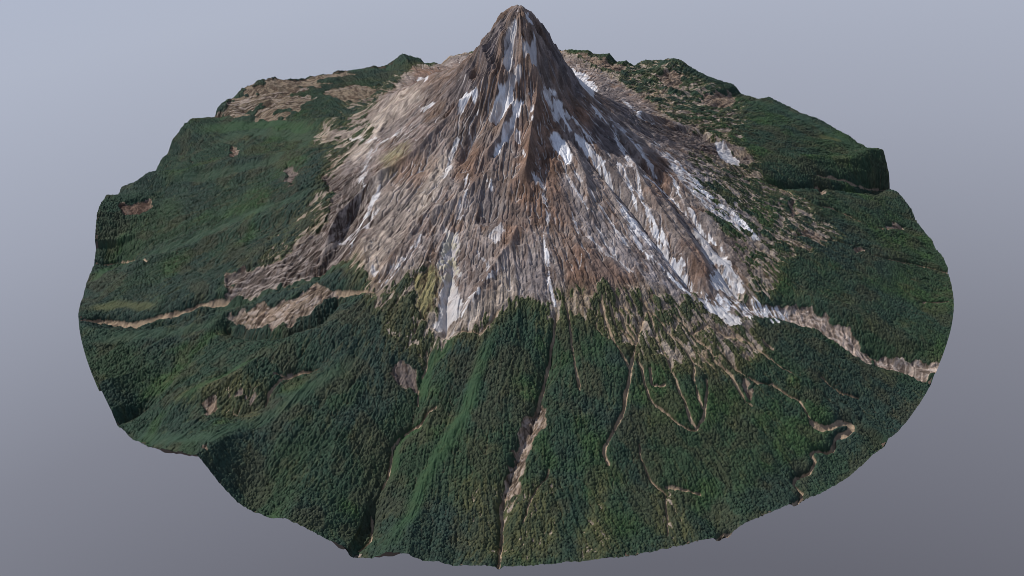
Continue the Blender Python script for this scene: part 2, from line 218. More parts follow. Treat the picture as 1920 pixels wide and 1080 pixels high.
GULLY = [
(.0036,.006,[(-.9358,-.3145),(-.8955,-.3096),(-.857,-.3211),(-.8173,-.3336),(-.7679,-.3334),(-.7177,-.3417),(-.6832,-.3349),(-.647,-.3359),(-.6113,-.3387)]),
(.00164,.004,[(.0792,-.5256),(.0766,-.5549),(.0712,-.5806),(.0666,-.6101),(.0568,-.6474),(.0493,-.6825),(.0451,-.7009)]),
(.00192,.003,[(-.0163,-.8623),(-.0229,-.8809),(-.0218,-.9126),(-.0234,-.9463),(-.0267,-.997)]),
(.00155,.003,[(.0996,-.5006),(.1071,-.5387),(.1122,-.5824),(.1171,-.6281),(.123,-.6677)]),
(.00225,.004,[(.2602,-.4879),(.251,-.5172),(.2442,-.5412),(.2352,-.5694),(.2273,-.5976),(.2203,-.6303),(.2133,-.663),(.2029,-.7053),(.1837,-.7482),(.1678,-.7737),(.1641,-.7888),(.1711,-.8066)]),
(.00156,.003,[(.1729,-.4833),(.1759,-.5134),(.185,-.5483),(.1962,-.5749),(.2076,-.5966),(.2153,-.6077),(.2233,-.6305)]),
(.00157,.003,[(.1874,-.4915),(.1983,-.532),(.2142,-.5492),(.229,-.5676)]),
(.00168,.003,[(.2001,-.4923),(.2078,-.5094),(.2172,-.5334),(.2334,-.563)]),
(.00169,.003,[(.213,-.4896),(.2249,-.5082),(.228,-.5294),(.2363,-.5497)]),
(.00177,.003,[(.2597,-.4786),(.2651,-.4957),(.2718,-.5234),(.2803,-.5551),(.295,-.5845),(.3032,-.6126),(.3081,-.6293),(.3107,-.6482),(.3193,-.669),(.3257,-.6897),(.3329,-.7104),(.3389,-.7224)]),
(.00168,.003,[(.2635,-.4869),(.2837,-.5073),(.2953,-.5233),(.3089,-.5409),(.3233,-.5475),(.3374,-.5678),(.3482,-.5896),(.3455,-.6308),(.3516,-.6645),(.3571,-.6814)]),
(.00212,.003,[(.3168,-.496),(.3385,-.5072),(.3479,-.5232),(.3659,-.5367),(.3855,-.5555),(.3918,-.5769),(.4116,-.5911),(.423,-.6028),(.4318,-.6267),(.4433,-.6523),(.454,-.6585)]),
(.00216,.003,[(.3479,-.5232),(.3681,-.5146),(.3801,-.5026),(.3997,-.504),(.4208,-.5115),(.446,-.5098),(.467,-.5182),(.4739,-.5319)]),
(.00164,.004,[(.2376,-.5985),(.2448,-.6165),(.247,-.6463),(.2537,-.6678),(.2628,-.6842),(.2754,-.693),(.2888,-.7044),(.3059,-.7175),(.3282,-.7277),(.3394,-.728),(.3549,-.7041),(.3613,-.6814),(.3688,-.6476),(.3694,-.6211)]),
(.0016,.005,[(.4252,-.5758),(.4476,-.5931),(.477,-.6057),(.503,-.6036),(.5248,-.6221),(.5511,-.6325),(.5607,-.6521),(.5695,-.6704)]),
(.00428,.007,[(.572,-.6747),(.5865,-.683),(.6092,-.6743),(.6371,-.6625),(.6511,-.6634),(.6507,-.6752),(.6364,-.6868),(.6252,-.6912)]),
(.00208,.006,[(.6252,-.6912),(.6131,-.7005),(.6072,-.7162),(.6039,-.7244),(.5886,-.7292),(.5662,-.7317),(.559,-.7426),(.5654,-.7548),(.5609,-.7633),(.5511,-.7773),(.5344,-.7862),(.5184,-.7958),(.5137,-.8109),(.5202,-.8203),(.5266,-.8289),(.5204,-.8452),(.5043,-.8613)]),
(.00165,.005,[(.6102,-.5643),(.6264,-.5781),(.6443,-.5886),(.6815,-.595)]),
(.00225,.006,[(.7577,.1956),(.8002,.2037),(.8528,.2137),(.9172,.2476),(.964,.2577)]),
(.00185,.004,[(.5979,-.1927),(.6652,-.1657),(.7133,-.1525),(.7492,-.1554),(.8077,-.1315)]),
(.00191,.004,[(.7993,-.1628),(.8338,-.1716),(.8853,-.1498),(.9326,-.1419),(.9865,-.1545)]),
(.00184,.003,[(.8758,-.312),(.9448,-.2882)]),
(.00197,.003,[(.68,.047),(.7085,.0208),(.7584,.0345),(.7945,.0236),(.8346,-.002),(.8748,-.003)]),
(.00194,.003,[(.4892,-.0213),(.5725,.0723),(.6335,.101),(.6679,.023)]),
(.00148,.003,[(.276,-.8413),(.3068,-.8463),(.3349,-.8502)]),
(.00118,.003,[(.2292,-.768),(.2305,-.794),(.2407,-.8172),(.2558,-.8391),(.2722,-.8526),(.2725,-.8866),(.2682,-.9367)]),
(.00116,.0025,[(.0663,-.7961),(.0608,-.831),(.0393,-.8547),(.0295,-.8786),(.0208,-.9001),(.0094,-.9276)]),
(.00151,.003,[(-.1476,-.6948),(-.1645,-.7028),(-.1768,-.7211),(-.1937,-.7289),(-.216,-.7425),(-.2279,-.7611),(-.2287,-.7945),(-.2322,-.8164),(-.2412,-.832)]),
(.00176,.005,[(-.2569,-.8787),(-.2558,-.897),(-.2588,-.9273),(-.2726,-.9434)]),
(.00123,.002,[(-.1705,-.5827),(-.1706,-.6101),(-.181,-.6338),(-.185,-.6594),(-.1838,-.6842)]),
(.00218,.004,[(-.3614,-.4145),(-.3405,-.4226),(-.3108,-.4392),(-.2854,-.4496)]),
(.00197,.003,[(-.842,-.1272),(-.88,-.0905),(-.9357,-.0457),(-.9757,-.046)]),
(.00155,.003,[(.2595,-.6142),(.2614,-.6465),(.2862,-.6441)]),
(.00147,.005,[(.3578,-.934),(.3694,-.9248),(.3841,-.9252)]),
(.00145,.003,[(-.0302,-.5198),(-.0457,-.5371),(-.0662,-.5613),(-.1027,-.5533)]),
(.00163,.003,[(.482,-.5296),(.4988,-.542),(.5285,-.5626),(.5491,-.5704)]),
(.00158,.003,[(-.3802,-.6059),(-.4127,-.6022),(-.4379,-.611),(-.453,-.616),(-.471,-.6396),(-.4772,-.672)]),
]
BEDLINE = [[(.4636,-.4344),(.5155,-.4274),(.5556,-.4233),(.5951,-.4202),(.6327,-.4325),(.6633,-.4553),(.6884,-.4727),(.7142,-.4887),(.7528,-.4954),(.7958,-.503),(.8536,-.5199)],[(.0511,-.6991),(.0407,-.7297),(.0256,-.7647),(.0088,-.8009),(-.0039,-.8337),(-.0182,-.8623)],[(-.3751,-.4068),(-.4117,-.4266),(-.4435,-.4425),(-.4894,-.4419),(-.5528,-.4074),(-.6193,-.3928)],[(-.3249,-.1305),(-.3415,-.22),(-.3822,-.2805),(-.4495,-.3079),(-.5309,-.3138),(-.6081,-.3142)],[(-.3627,.796),(-.4921,.6661),(-.5996,.5884),(-.715,.5636),(-.8039,.5597)]]
TINT = [
(2,[(-.4296,.2073),(-.3247,.2486),(-.2073,.1139),(-.2119,-.0045),(-.2996,.0073),(-.33,-.0744),(-.3884,.0016)]),
(2,[(-.3118,-.141),(-.1345,-.1728),(-.1856,-.3041),(-.2687,-.4033),(-.3011,-.4148),(-.3076,-.3281)]),
(1,[(-.3898,-.0907),(-.3136,-.121),(-.3042,-.2289),(-.3628,-.2421),(-.4013,-.2053)]),
(3,[(-.2859,-.0896),(-.2377,-.0863),(-.2382,-.1597),(-.2669,-.1705)]),
(0,[(.018,-.1174),(.069,-.1047),(.0859,-.1409),(.1069,-.2246),(.0988,-.3407),(.0335,-.3577),(-.0044,-.2771),(.0067,-.1647)]),
(0,[(-.0497,-.0936),(.018,-.0883),(.0483,-.1071),(.018,-.1136),(-.0214,-.1068)]),
(0,[(.1038,-.0855),(.1762,-.0386),(.2149,-.1019),(.1829,-.162),(.1322,-.1212)]),
(0,[(.2825,-.1147),(.3325,-.0664),(.3505,-.1307),(.3319,-.2283),(.2928,-.2414)]),
(0,[(.3484,-.3275),(.376,-.3402),(.4083,-.3863),(.3864,-.4145),(.3537,-.3703)]),
(0,[(-.0207,-.3188),(.0175,-.3011),(.0064,-.3829),(-.0309,-.4127)]),
(0,[(-.2951,.8286),(-.2183,.8518),(-.1938,.101),(-.2937,.7121)]),
(0,[(-.2653,-.1224),(-.1686,-.176),(-.2011,-.2211),(-.2598,-.2024)]),
(0,[(-.1009,-.1529),(-.0435,-.2096),(-.0762,-.2622),(-.1217,-.2254)]),
(5,[(-.1407,-.1506),(-.1127,-.1063),(-.084,-.097),(-.0611,-.0935),(-.0271,-.0973),(-.0497,-.107),(-.0726,-.1144),(-.0897,-.142),(-.112,-.1706)]),
(1,[(-.0817,-.2624),(-.0408,-.2628),(-.0339,-.3151),(-.0696,-.3402)]),
(1,[(.1562,-.0982),(.2131,-.0433),(.2248,-.136),(.1807,-.1584)]),
(1,[(.0641,.0059),(.0883,.026),(.1576,.8346),(.1563,.0409),(.1463,-.0416),(.1042,-.0573),(.075,-.05)]),
(1,[(-.0681,.0266),(-.0214,-.0141),(-.044,-.0585),(-.0787,-.0478)]),
(1,[(-.1284,.031),(-.0784,-.0681),(-.1127,-.0874),(-.1503,-.0298)]),
(1,[(.248,.7853),(.2924,.1552),(.4292,.1812),(.3107,-.0384),(.2186,.0437)]),
(4,[(.2321,-.3138),(.2895,-.3088),(.3507,-.3902),(.3674,-.4432),(.3225,-.4509),(.2703,-.4133)]),
(4,[(.3846,-.0436),(.4298,-.0788),(.4964,-.1355),(.5217,-.2117),(.4933,-.2416),(.4257,-.2099),(.3721,-.154)]),
(4,[(.1011,-.2364),(.1439,-.2918),(.2292,-.3649),(.2912,-.4299),(.2266,-.4123),(.1419,-.3578)]),
(2,[(-.1033,-.5239),(-.0096,-.4359),(.0326,-.4772),(-.0406,-.5272),(-.0923,-.5529)]),
(4,[(-.0096,-.4359),(.0653,-.4003),(.0692,-.4961),(.0168,-.4935)]),
(0,[(.0983,-.3636),(.163,-.3781),(.2469,-.4407),(.1915,-.4692),(.1067,-.4632)]),
(5,[(.4432,-.2623),(.4867,-.2898),(.5013,-.355),(.4575,-.3394)]),
]
GRASS = [
(0,.0139,[(-.0352,-.5491),(-.0493,-.5878),(-.0671,-.6306),(-.0775,-.6714),(-.0888,-.7057),(-.1059,-.7402),(-.1276,-.7715),(-.1448,-.8087),(-.1594,-.8324),(-.1743,-.8637),(-.1894,-.9138),(-.2085,-.9415),(-.2295,-.9673)]),
(0,.01133,[(-.1152,-.5563),(-.1332,-.578),(-.1514,-.5964),(-.1672,-.6198),(-.1736,-.6611),(-.1754,-.6878)]),
(0,.00901,[(-.1565,-.7212),(-.1886,-.7284),(-.2126,-.7498),(-.2196,-.7945),(-.2274,-.8282)]),
(1,.0141,[(-.9035,-.3966),(-.8235,-.3921),(-.7025,-.4101),(-.6126,-.4017)]),
(1,.01256,[(-.9443,-.1386),(-.8516,-.0954),(-.7462,-.0945),(-.6067,-.0778),(-.4876,-.1043),(-.4275,-.0857)]),
(1,.01022,[(-.6455,-.3545),(-.5503,-.3517),(-.4573,-.3493),(-.3771,-.3459),(-.3138,-.3902)]),
(0,.00754,[(-.4901,-.5652),(-.5418,-.5818),(-.5924,-.6016),(-.6419,-.6266),(-.6663,-.621)]),
(1,.01463,[(-.7698,-.6298),(-.6551,-.7204),(-.5565,-.7715),(-.5168,-.7293),(-.4507,-.7012),(-.4041,-.6627),(-.3465,-.6259),(-.2888,-.5737)]),
(1,.01358,[(-.8824,.1662),(-.7129,.1371),(-.5759,.124),(-.502,.2358),(-.5577,.3312)]),
(0,.01319,[(-.9737,-.1343),(-.9665,-.0761),(-.9155,-.0666)]),
(0,.01723,[(-.8646,.4404),(-.7764,.4334),(-.6228,.3851),(-.493,.2717)]),
(1,.01688,[(-.794,.3718),(-.6946,.3808),(-.586,.3285),(-.4843,.2096)]),
(2,.01231,[(-.9486,-.2684),(-.8689,-.269),(-.7714,-.314)]),
(1,.01815,[(.6499,.6657),(.7458,.6135),(.8232,.4891),(.9056,.3552)]),
(1,.01273,[(.3406,.782),(.3995,.8288),(.4556,.8483)]),
(1,.00916,[(.3835,.6016),(.4553,.5843),(.5248,.6567),(.5843,.7464)]),
(2,.01473,[(.8782,.4131),(.8356,.4168),(.8078,.4223)]),
(1,.01302,[(-.5039,.8665),(-.4267,.8824),(-.3666,.9196)]),
]
# ---------------------------------------------------------------- numpy terrain core
def pchip(x, xp, fp):
    h = np.diff(xp); d = np.diff(fp) / h; m = np.zeros(len(xp)); m[0] = d[0]; m[-1] = d[-1]
    for i in range(1, len(xp) - 1):
        if d[i-1] * d[i] > 0:
            w1 = 2*h[i] + h[i-1]; w2 = h[i] + 2*h[i-1]
            m[i] = (w1 + w2) / (w1/d[i-1] + w2/d[i])
    i = np.clip(np.searchsorted(xp, x) - 1, 0, len(xp) - 2); t = (x - xp[i]) / h[i]
    return (2*t**3-3*t*t+1)*fp[i] + (t**3-2*t*t+t)*h[i]*m[i] + (-2*t**3+3*t*t)*fp[i+1] + (t**3-t*t)*h[i]*m[i+1]

def sst(a, b, x):
    t = np.clip((x - a) / (b - a), 0, 1); return t*t*(3-2*t)

CONE_R = np.array([0,.006,.013,.03,.05,.08,.12,.14,.18,.25,.35,.45,.6,.8,1.0,1.3])
CONE_Z = np.array([.612,.611,.605,.586,.561,.518,.456,.429,.388,.334,.267,.208,.142,.078,.03,.0])
CONE_ZF = np.array([.612,.611,.605,.585,.558,.510,.447,.424,.388,.342,.288,.240,.168,.092,.03,.0])   # gentler near side
SUMMIT = (.010, 0.0)

def base_height(x, y):
    """volcano profile blended outwards into the heights of the cut rim"""
    dx = x - SUMMIT[0]; dy = y - SUMMIT[1]
    r0 = np.hypot(dx, dy)
    dx = np.where(dx < 0, dx * (1 - .08*sst(0, .03, -dx)*(1 - sst(.12, .40, r0))), dx)
    rr = np.hypot(dx, dy); cb = pchip(rr, CONE_R, CONE_Z); cf = pchip(rr, CONE_R, CONE_ZF)
    c = cb + (cf - cb)*sst(.45, -.25, dy/(rr + 1e-6))
    R = np.hypot(x, y); a = np.arctan2(y, x)
    A = np.radians(RIM[:, 0])
    z0 = np.interp(a, A, RIM[:, 1], period=2*np.pi)
    zs = sum(np.interp(a + k*.05, A, RIM[:, 1], period=2*np.pi) for k in range(-4, 5)) / 9
    z0 = zs + (z0 - zs) * sst(.85, 1., R)
    w = sst(.35, 1., R)
    return c + w * (z0 - .03)

def lattice(x, y, seed):
    """smooth value noise in 0..1 on a wrapped random lattice"""
    n = 256
    G = np.random.default_rng(seed).random((n, n)).astype(np.float32)
    xi = np.floor(x).astype(np.int64); yi = np.floor(y).astype(np.int64)
    fx = (x - xi).astype(np.float32); fy = (y - yi).astype(np.float32)
    fx = fx*fx*fx*(fx*(fx*6-15)+10); fy = fy*fy*fy*(fy*(fy*6-15)+10)
    x0 = xi % n; x1 = (xi+1) % n; y0 = yi % n; y1 = (yi+1) % n
    return (G[x0, y0]*(1-fx) + G[x1, y0]*fx)*(1-fy) + (G[x0, y1]*(1-fx) + G[x1, y1]*fx)*fy

def fbm(x, y, seed, octv=4, gain=.5):
    s = 0; a = 1; t = 0
    for k in range(octv):
        c, sn = math.cos(k*1.1+seed), math.sin(k*1.1+seed)
        s = s + a*lattice((x*c - y*sn)*2**k + 17.3*k, (x*sn + y*c)*2**k + 5.1*k, seed*31+k)
        t += a; a *= gain
    return s / t

def ridged(x, y, seed, octv=4, gain=.5):
    s = 0; a = 1; t = 0
    for k in range(octv):
        n = lattice(x*2**k + 11.7*k, y*2**k + 3.3*k, seed*57+k)
        s = s + a*(1 - np.abs(2*n - 1)); t += a; a *= gain
    return s / t

class Grid:
    def __init__(g, n, half=1.02):
        g.n = n; g.half = half
        g.ax = np.linspace(-half, half, n)
        g.X, g.Y = np.meshgrid(g.ax, g.ax, indexing='ij')
        g.st = g.ax[1] - g.ax[0]
    def win(g, x0, x1, y0, y1):
        i0 = max(0, int((x0 + g.half)/g.st)); i1 = min(g.n, int((x1 + g.half)/g.st) + 2)
        j0 = max(0, int((y0 + g.half)/g.st)); j1 = min(g.n, int((y1 + g.half)/g.st) + 2)
        return slice(i0, max(i0, i1)), slice(j0, max(j0, j1))
    def dist_line(g, pts, reach, wx=None, wy=None):
        """window of the grid round a polyline, and in it: distance, parameter 0..1 along"""
        XX = g.X if wx is None else wx; YY = g.Y if wy is None else wy
        L = [math.dist(pts[i], pts[i+1]) for i in range(len(pts)-1)]; tot = sum(L) or 1; acc = 0
        pad = reach + .02
        P = np.array(pts)
        W = g.win(P[:, 0].min()-pad, P[:, 0].max()+pad, P[:, 1].min()-pad, P[:, 1].max()+pad)
        i0, j0 = W[0].start, W[1].start
        D = np.full((W[0].stop-i0, W[1].stop-j0), 9., np.float32); T = np.zeros_like(D)
        for i in range(len(pts)-1):
            (ax, ay), (bx, by) = pts[i], pts[i+1]
            w = g.win(min(ax, bx)-pad, max(ax, bx)+pad, min(ay, by)-pad, max(ay, by)+pad)
            l = (slice(w[0].start-i0, w[0].stop-i0), slice(w[1].start-j0, w[1].stop-j0))
            x = XX[w]; y = YY[w]; vx, vy = bx-ax, by-ay; l2 = vx*vx+vy*vy + 1e-12
            t = np.clip(((x-ax)*vx + (y-ay)*vy)/l2, 0, 1)
            ex = x-ax-t*vx; ey = y-ay-t*vy
            d = np.sqrt(ex*ex+ey*ey).astype(np.float32)
            better = d < D[l]
            D[l] = np.where(better, d, D[l])
            T[l] = np.where(better, (acc + t*L[i])/tot, T[l])
            acc += L[i]
        return W, D, T
    def poly_sd(g, pts, reach, wx=None, wy=None):
        """window, signed distance to a closed polygon (positive inside, clipped to reach)"""
        W, D, _ = g.dist_line(list(pts) + [pts[0]], reach, wx, wy)
        XX = g.X if wx is None else wx; YY = g.Y if wy is None else wy
        x = XX[W]; y = YY[W]; ins = np.zeros(x.shape, bool)
        for i in range(len(pts)):
            (ax, ay), (bx, by) = pts[i], pts[(i+1) % len(pts)]
            if ay == by: continue
            ins ^= ((ay > y) != (by > y)) & (x < (bx-ax)*(y-ay)/(by-ay) + ax)
        D = np.minimum(D, reach)
        return W, np.where(ins, D, -D)

def macro_height(g):
    """base plus the big ridges and valleys"""
    Z = base_height(g.X, g.Y)
    for amp, wd, pts in RELIEF:
        W, D, T = g.dist_line(pts, wd*5)
        d0 = np.hypot(g.X[W]-pts[0][0], g.Y[W]-pts[0][1]); taper = .15 + .85*sst(0, 3.5*wd, d0)
        f = np.exp(-np.sqrt((D/wd)**2 + .04) + .2) - math.exp(-4.8)
        Z[W] += amp * np.maximum(f, 0) * taper * sst(1., .93, np.hypot(g.X[W], g.Y[W]))
    return Z

# ---------------------------------------------------------------- fields over the plan
N = 1760
g = Grid(N)
X, Y = g.X, g.Y
f32 = np.float32
R = np.hypot(X, Y)
Z = macro_height(g).astype(np.float64)
wob = (fbm(X*38, Y*38, 3, 4)-.5); wob2 = (fbm(X*38+50, Y*38+9, 4, 4)-.5)
WX = X + .016*wob; WY = Y + .016*wob2            # warped plan: ragged natural outlines
fwx = X + .006*wob2; fwy = Y + .006*wob          # lightly warped
dx = X - SUMMIT[0]; dy = Y - SUMMIT[1]
rc = np.hypot(dx, dy) + 1e-5; an = np.arctan2(dx, -dy)
lr = np.log(rc + .03)
awarp = an + .10*(fbm(X*4, Y*4, 8, 2)-.5)

def radial(fn, width, seed, stretch=2.6, octv=3):
    """forms running down the slope, about `width` wide at any distance from the summit"""
    ks = [4, 8, 16, 32, 64, 128]; num = 0; den = 0
    for k in ks:
        lv = np.log2(rc / (k*width) + 1e-6)
        w = np.clip(1 - np.abs(np.maximum(lv, 0) if k == 4 else lv), 0, 1).astype(f32)
        if w.max() <= 0: continue
        num = num + w*fn(awarp*k + seed*3.1, lr*k/stretch + seed*1.7, seed*7 + k, octv); den = den + w
    return num / np.maximum(den, 1e-3)

rid_big = radial(ridged, .034, 1, 4.5)
rid_mid = radial(ridged, .014, 2, 4.5)
coney = sst(.85, .25, rc)
Z += (rid_big-.6)*.026*coney*sst(.0, .10, rc)*.40*sst(1.0, .93, R) + (rid_mid-.6)*(.0045 + .016*sst(.20, .10, rc))*sst(-.01, .05, rc)

# streaks drawn out along the fall line
def blur(a, n=1):
    for _ in range(n):
        a = a.copy()
        a[1:-1] = (a[:-2] + 2*a[1:-1] + a[2:])/4
        a[:, 1:-1] = (a[:, :-2] + 2*a[:, 1:-1] + a[:, 2:])/4
    return a
# drainage: run water down the land and let it cut branching gullies
def drainage(Zw, seed):
    rng = np.random.default_rng(seed)
    best = np.full((N, N), 1e-9); rec = np.arange(N*N).reshape(N, N).copy(); own = rec.copy()
    for a in (-1, 0, 1):
        for b in (-1, 0, 1):
            if a == 0 and b == 0: continue
            d = Zw - np.roll(Zw, (-a, -b), (0, 1))
            if a and b: d = d/(2 - rng.random((N, N)))
            m = d > best; best[m] = d[m]; rec[m] = np.roll(own, (-a, -b), (0, 1))[m]
    order = np.argsort(-Zw, axis=None).tolist(); rc_ = rec.ravel().tolist(); acc = [1.0]*(N*N)
    for i in order:
        r_ = rc_[i]
        if r_ != i: acc[r_] += acc[i]
    return np.log2(np.array(acc, f32)).reshape(N, N)
slope_k = sst(.06, .5, np.hypot(*np.gradient(blur(Z, 8), g.st)))
Zn = Z + ((fbm(X*26, Y*26, 70, 2)-.5)*.012 + (fbm(X*55, Y*55, 71, 3)-.5)*.011 + (fbm(X*170, Y*170, 72, 2)-.5)*.0030)*(.3+.7*slope_k)
flow = drainage(Zn, 5)
fl = np.clip(flow-2.0, 0, 9)/9
fl1 = blur(fl, 1); fl3 = blur(fl, 3); fl12 = blur(fl3, 10)
cut = fl1*.0036 + fl3*.0042 + fl12*.0095
Z -= cut*(.35+.65*sst(.0, .12, rc))*sst(1, .96, R)*(1-.45*sst(.42, .6, rc))
Zs = blur(Z, 6)
gx = np.gradient(Zs, axis=0); gy = np.gradient(Zs, axis=1)
# keep a share of the plain outward direction so that lines stay long
outw = .3 + .6*sst(.55, .4, rc)
gn = np.hypot(gx, gy) + 1e-9; vx = -gx/gn + outw*dx/rc; vy = -gy/gn + outw*dy/rc
gn = np.hypot(vx, vy) + 1e-9; vx = (vx/gn).astype(f32); vy = (vy/gn).astype(f32)
rng = np.random.default_rng(77)
def unit(a): a = a - a.mean(); return (a/a.std()).astype(f32)
L0 = unit(blur(rng.random((N, N)).astype(f32), 1))
L1 = unit(lattice(X*330, Y*330, 201)-.5)
L2 = unit(lattice(X*150, Y*150, 202)-.5)
L3 = unit(lattice(X*66, Y*66, 203)-.5)
acc = [np.zeros((N, N), f32) for _ in range(4)]
for sgn in (1, -1):
    px, py = np.meshgrid(np.arange(N, dtype=f32), np.arange(N, dtype=f32), indexing='ij')
    for k in range(15):
        ix = np.clip(px, 0, N-1).astype(np.int32); iy = np.clip(py, 0, N-1).astype(np.int32)
        fl = ix*N + iy
        w_ = 1 - (k/15)**2
        if k < 9: acc[0] += L0.ravel()[fl]*w_
        acc[1] += L1.ravel()[fl]*w_; acc[2] += L2.ravel()[fl]*w_; acc[3] += L3.ravel()[fl]*w_
        s_ = 1.3 if k < 9 else 3.0
        px += sgn*s_*vx.ravel()[fl]; py += sgn*s_*vy.ravel()[fl]
S0, S1_, S2_, S3_ = [unit(a) for a in acc]
def u01(a, k=.5): return (.5 + .5*np.tanh(a*k)).astype(f32)
vein = np.exp(-((.8*S1_+.35*S0)/.20)**2)*sst(-.8, .8, unit(fbm(X*20, Y*20, 62, 3))) ; vein2 = np.exp(-((S1_-1.1)/.25)**2); crack = np.exp(-((.8*S1_+.35*S0+.9)/.22)**2)
streak_fine = u01(.75*S1_ + .5*S0, .75); streak = u01(.45*S2_ + .75*S1_ + .3*S0, .75); streak_big = u01(S3_ + .3*S2_, .75)
blot = fbm(X*6, Y*6, 11, 4); blot2 = fbm(X*9+4, Y*9, 12, 4); fine = fbm(X*110, Y*110, 13, 3)
squig = ridged(X*34 + 1.6*wob, Y*34 + 1.6*wob2, 14, 3)

# bare slopes against forest
sd = np.full((N, N), -.12)
W, s = g.poly_sd(BARE, .12, WX, WY); sd[W] = s
speck = np.zeros_like(R)
for a, pts in SPECK:
    W, s = g.poly_sd(pts, .06, WX, WY)
    speck[W] = np.maximum(speck[W], a*sst(-.03, .03, s))
plain = fbm(X*46, Y*46, 15, 4); plain = (plain - plain.mean())/plain.std()*.11 + .5
nmix = .5*(.5+.5*(streak-.5)) + .5*plain
nmix = (nmix - nmix.mean())/nmix.std()*.11 + .5
net = radial(ridged, .020, 9, 1.9, 2); netp = np.clip(speck*2, 0, 1)
bare = np.clip(sd/.022, -1.6, 1.6)*(1-.8*netp) + (nmix-.5)*(3.0+2.5*netp) + netp*5*(net-.665) + (netp*2.2+.35)*sst(.24, .38, fl1)
forest = bare < 0

part = np.where(forest, 1, 0).astype(np.int32)   # 0 rock slope, 1 forest, then one id per feature
names = {0: 'rock_slope', 1: 'forest_canopy'}
nid = [2]
def comps(m):
    L = np.where(m, np.arange(1, m.size+1).reshape(m.shape), 0)
    for _ in range(600):
        M = L.copy()
        M[1:] = np.maximum(M[1:], L[:-1]); M[:-1] = np.maximum(M[:-1], L[1:])
        M[:, 1:] = np.maximum(M[:, 1:], L[:, :-1]); M[:, :-1] = np.maximum(M[:, :-1], L[:, 1:])
        M = np.where(m, M, 0)
        if (M == L).all(): break
        L = M
    return L
def newpart(W, m, nm, least=12, split=True):
    if m.sum() < least: return
    if split and m.size < 500000:
        L = comps(m); ids, ct = np.unique(L[L > 0], return_counts=True)
        big = ids[ct > max(20, .04*ct.max())]
        if len(big) > 1:
            main = ids[ct.argmax()]
            for b_ in big:
                if b_ != main: newpart(W, L == b_, nm, 4, False)
        if len(ids): m = L == ids[ct.argmax()]
    part[W] = np.where(m, nid[0], part[W]); names[nid[0]] = nm; nid[0] += 1
tone = np.zeros((N, N), np.int8) - 1
patchw = np.zeros_like(R); gul = np.zeros_like(R); carve = np.zeros_like(R)
for t, pts in PATCH:
    W, s = g.poly_sd(pts, .03, WX, WY)
    v = s/.006 + (plain[W]-.5)*(9 if t == 2 else 13 if t == 6 else 6)
    P = np.array(pts); big = np.ptp(P[:, 0])*np.ptp(P[:, 1]) > .0004
    patchw[W] = np.maximum(patchw[W], sst(-.5, 1.2, v))
    tone[W] = np.where(v > -.3, t, tone[W])
    newpart(W, (v > 0) & (sst(.40, .48, blot2[W]) + (t != 6) > .5), 'river_bed' if t == 4 else 'bare_slope' if big else 'bare_patch')
    carve[W] -= .005*sst(-.004, .004, s)
along = np.full(R.shape, .5)
for pts in BEDLINE:
    W, D, T = g.dist_line(pts, .05, fwx, fwy)
    al = fbm(D*260 + 3*wob[W], T*len(pts)*3.2, 51, 3); along[W] = np.where(D < .049, al, along[W])
bed = blur((np.isin(tone, (0, 2, 4, 6)) & (patchw > .3)).astype(f32), 2)
for hw, dep, pts in GULLY:
    W, D, T = g.dist_line(pts, .03, fwx, fwy)
    wv = hw*(.55 + 1.1*fbm(X[W]*60, Y[W]*60, 16, 2))*(1.35 if hw > .0014 else 1.0)
    wv = wv*np.where((nmix[W] < .36) & (hw < .0025), .3, 1)
    carve[W] = np.minimum(carve[W], -dep*1.25*np.exp(-(D/(hw*2.0+.0022))**2))
    gul[W] = np.maximum(gul[W], sst(1.4, .7, D/wv))
    newpart(W, (D < wv) & (part[W] < 2), 'gully')
grass = np.zeros_like(R); gtint = np.zeros((N, N), np.int8)-1
for t, hw, pts in GRASS:
    W, D, T = g.dist_line(pts, .06, WX, WY)
    w_ = sst(1.5, .3, D/hw)*(np.minimum(1, np.minimum(T, 1-T)*6+.05))
    gtint[W] = np.where(w_ > grass[W], t, gtint[W]); grass[W] = np.maximum(grass[W], w_)
pale = np.zeros_like(R)
for b, hw, pts in STREAK:
    W, D, T = g.dist_line(pts, .05, WX*.5+X*.5, WY*.5+Y*.5)
    v = 1.1 - D/hw + (streak[W]-.5)*1.0 + (streak_fine[W]-.5)*1.3 + (plain[W]-.5)*5 - .6*sst(.15, 0, np.minimum(T, 1-T))
    v = np.where(D > 2.4*hw, -1, v)
    pale[W] = np.maximum(pale[W], b*sst(0, .7, v))
    m = v > .25
    if b >= .7: newpart(W, m & (part[W] < 2), 'snow_streak', 30)
    else: part[W] = np.where(m & (part[W] == 1), 0, part[W])
snowm = np.zeros_like(R)
for nm, b, pts in SNOW:
    W, s = g.poly_sd(pts, .03, fwx, fwy)
    v = s/.0035 + (plain[W]-.5)*(3 if b > .8 else 9) + (fine[W]-.5)*2.5 + (streak_fine[W]-.5)*(.3 if b > .8 else 1.2)
    pale[W] = np.maximum(pale[W], b*sst(-.2, .8, v)); snowm[W] = np.maximum(snowm[W], sst(-.3, 1.5, v))
    newpart(W, v > .1, nm, 8)

isforest = part == 1
fsoft = blur(np.where(isforest, 1., 0.), 2)

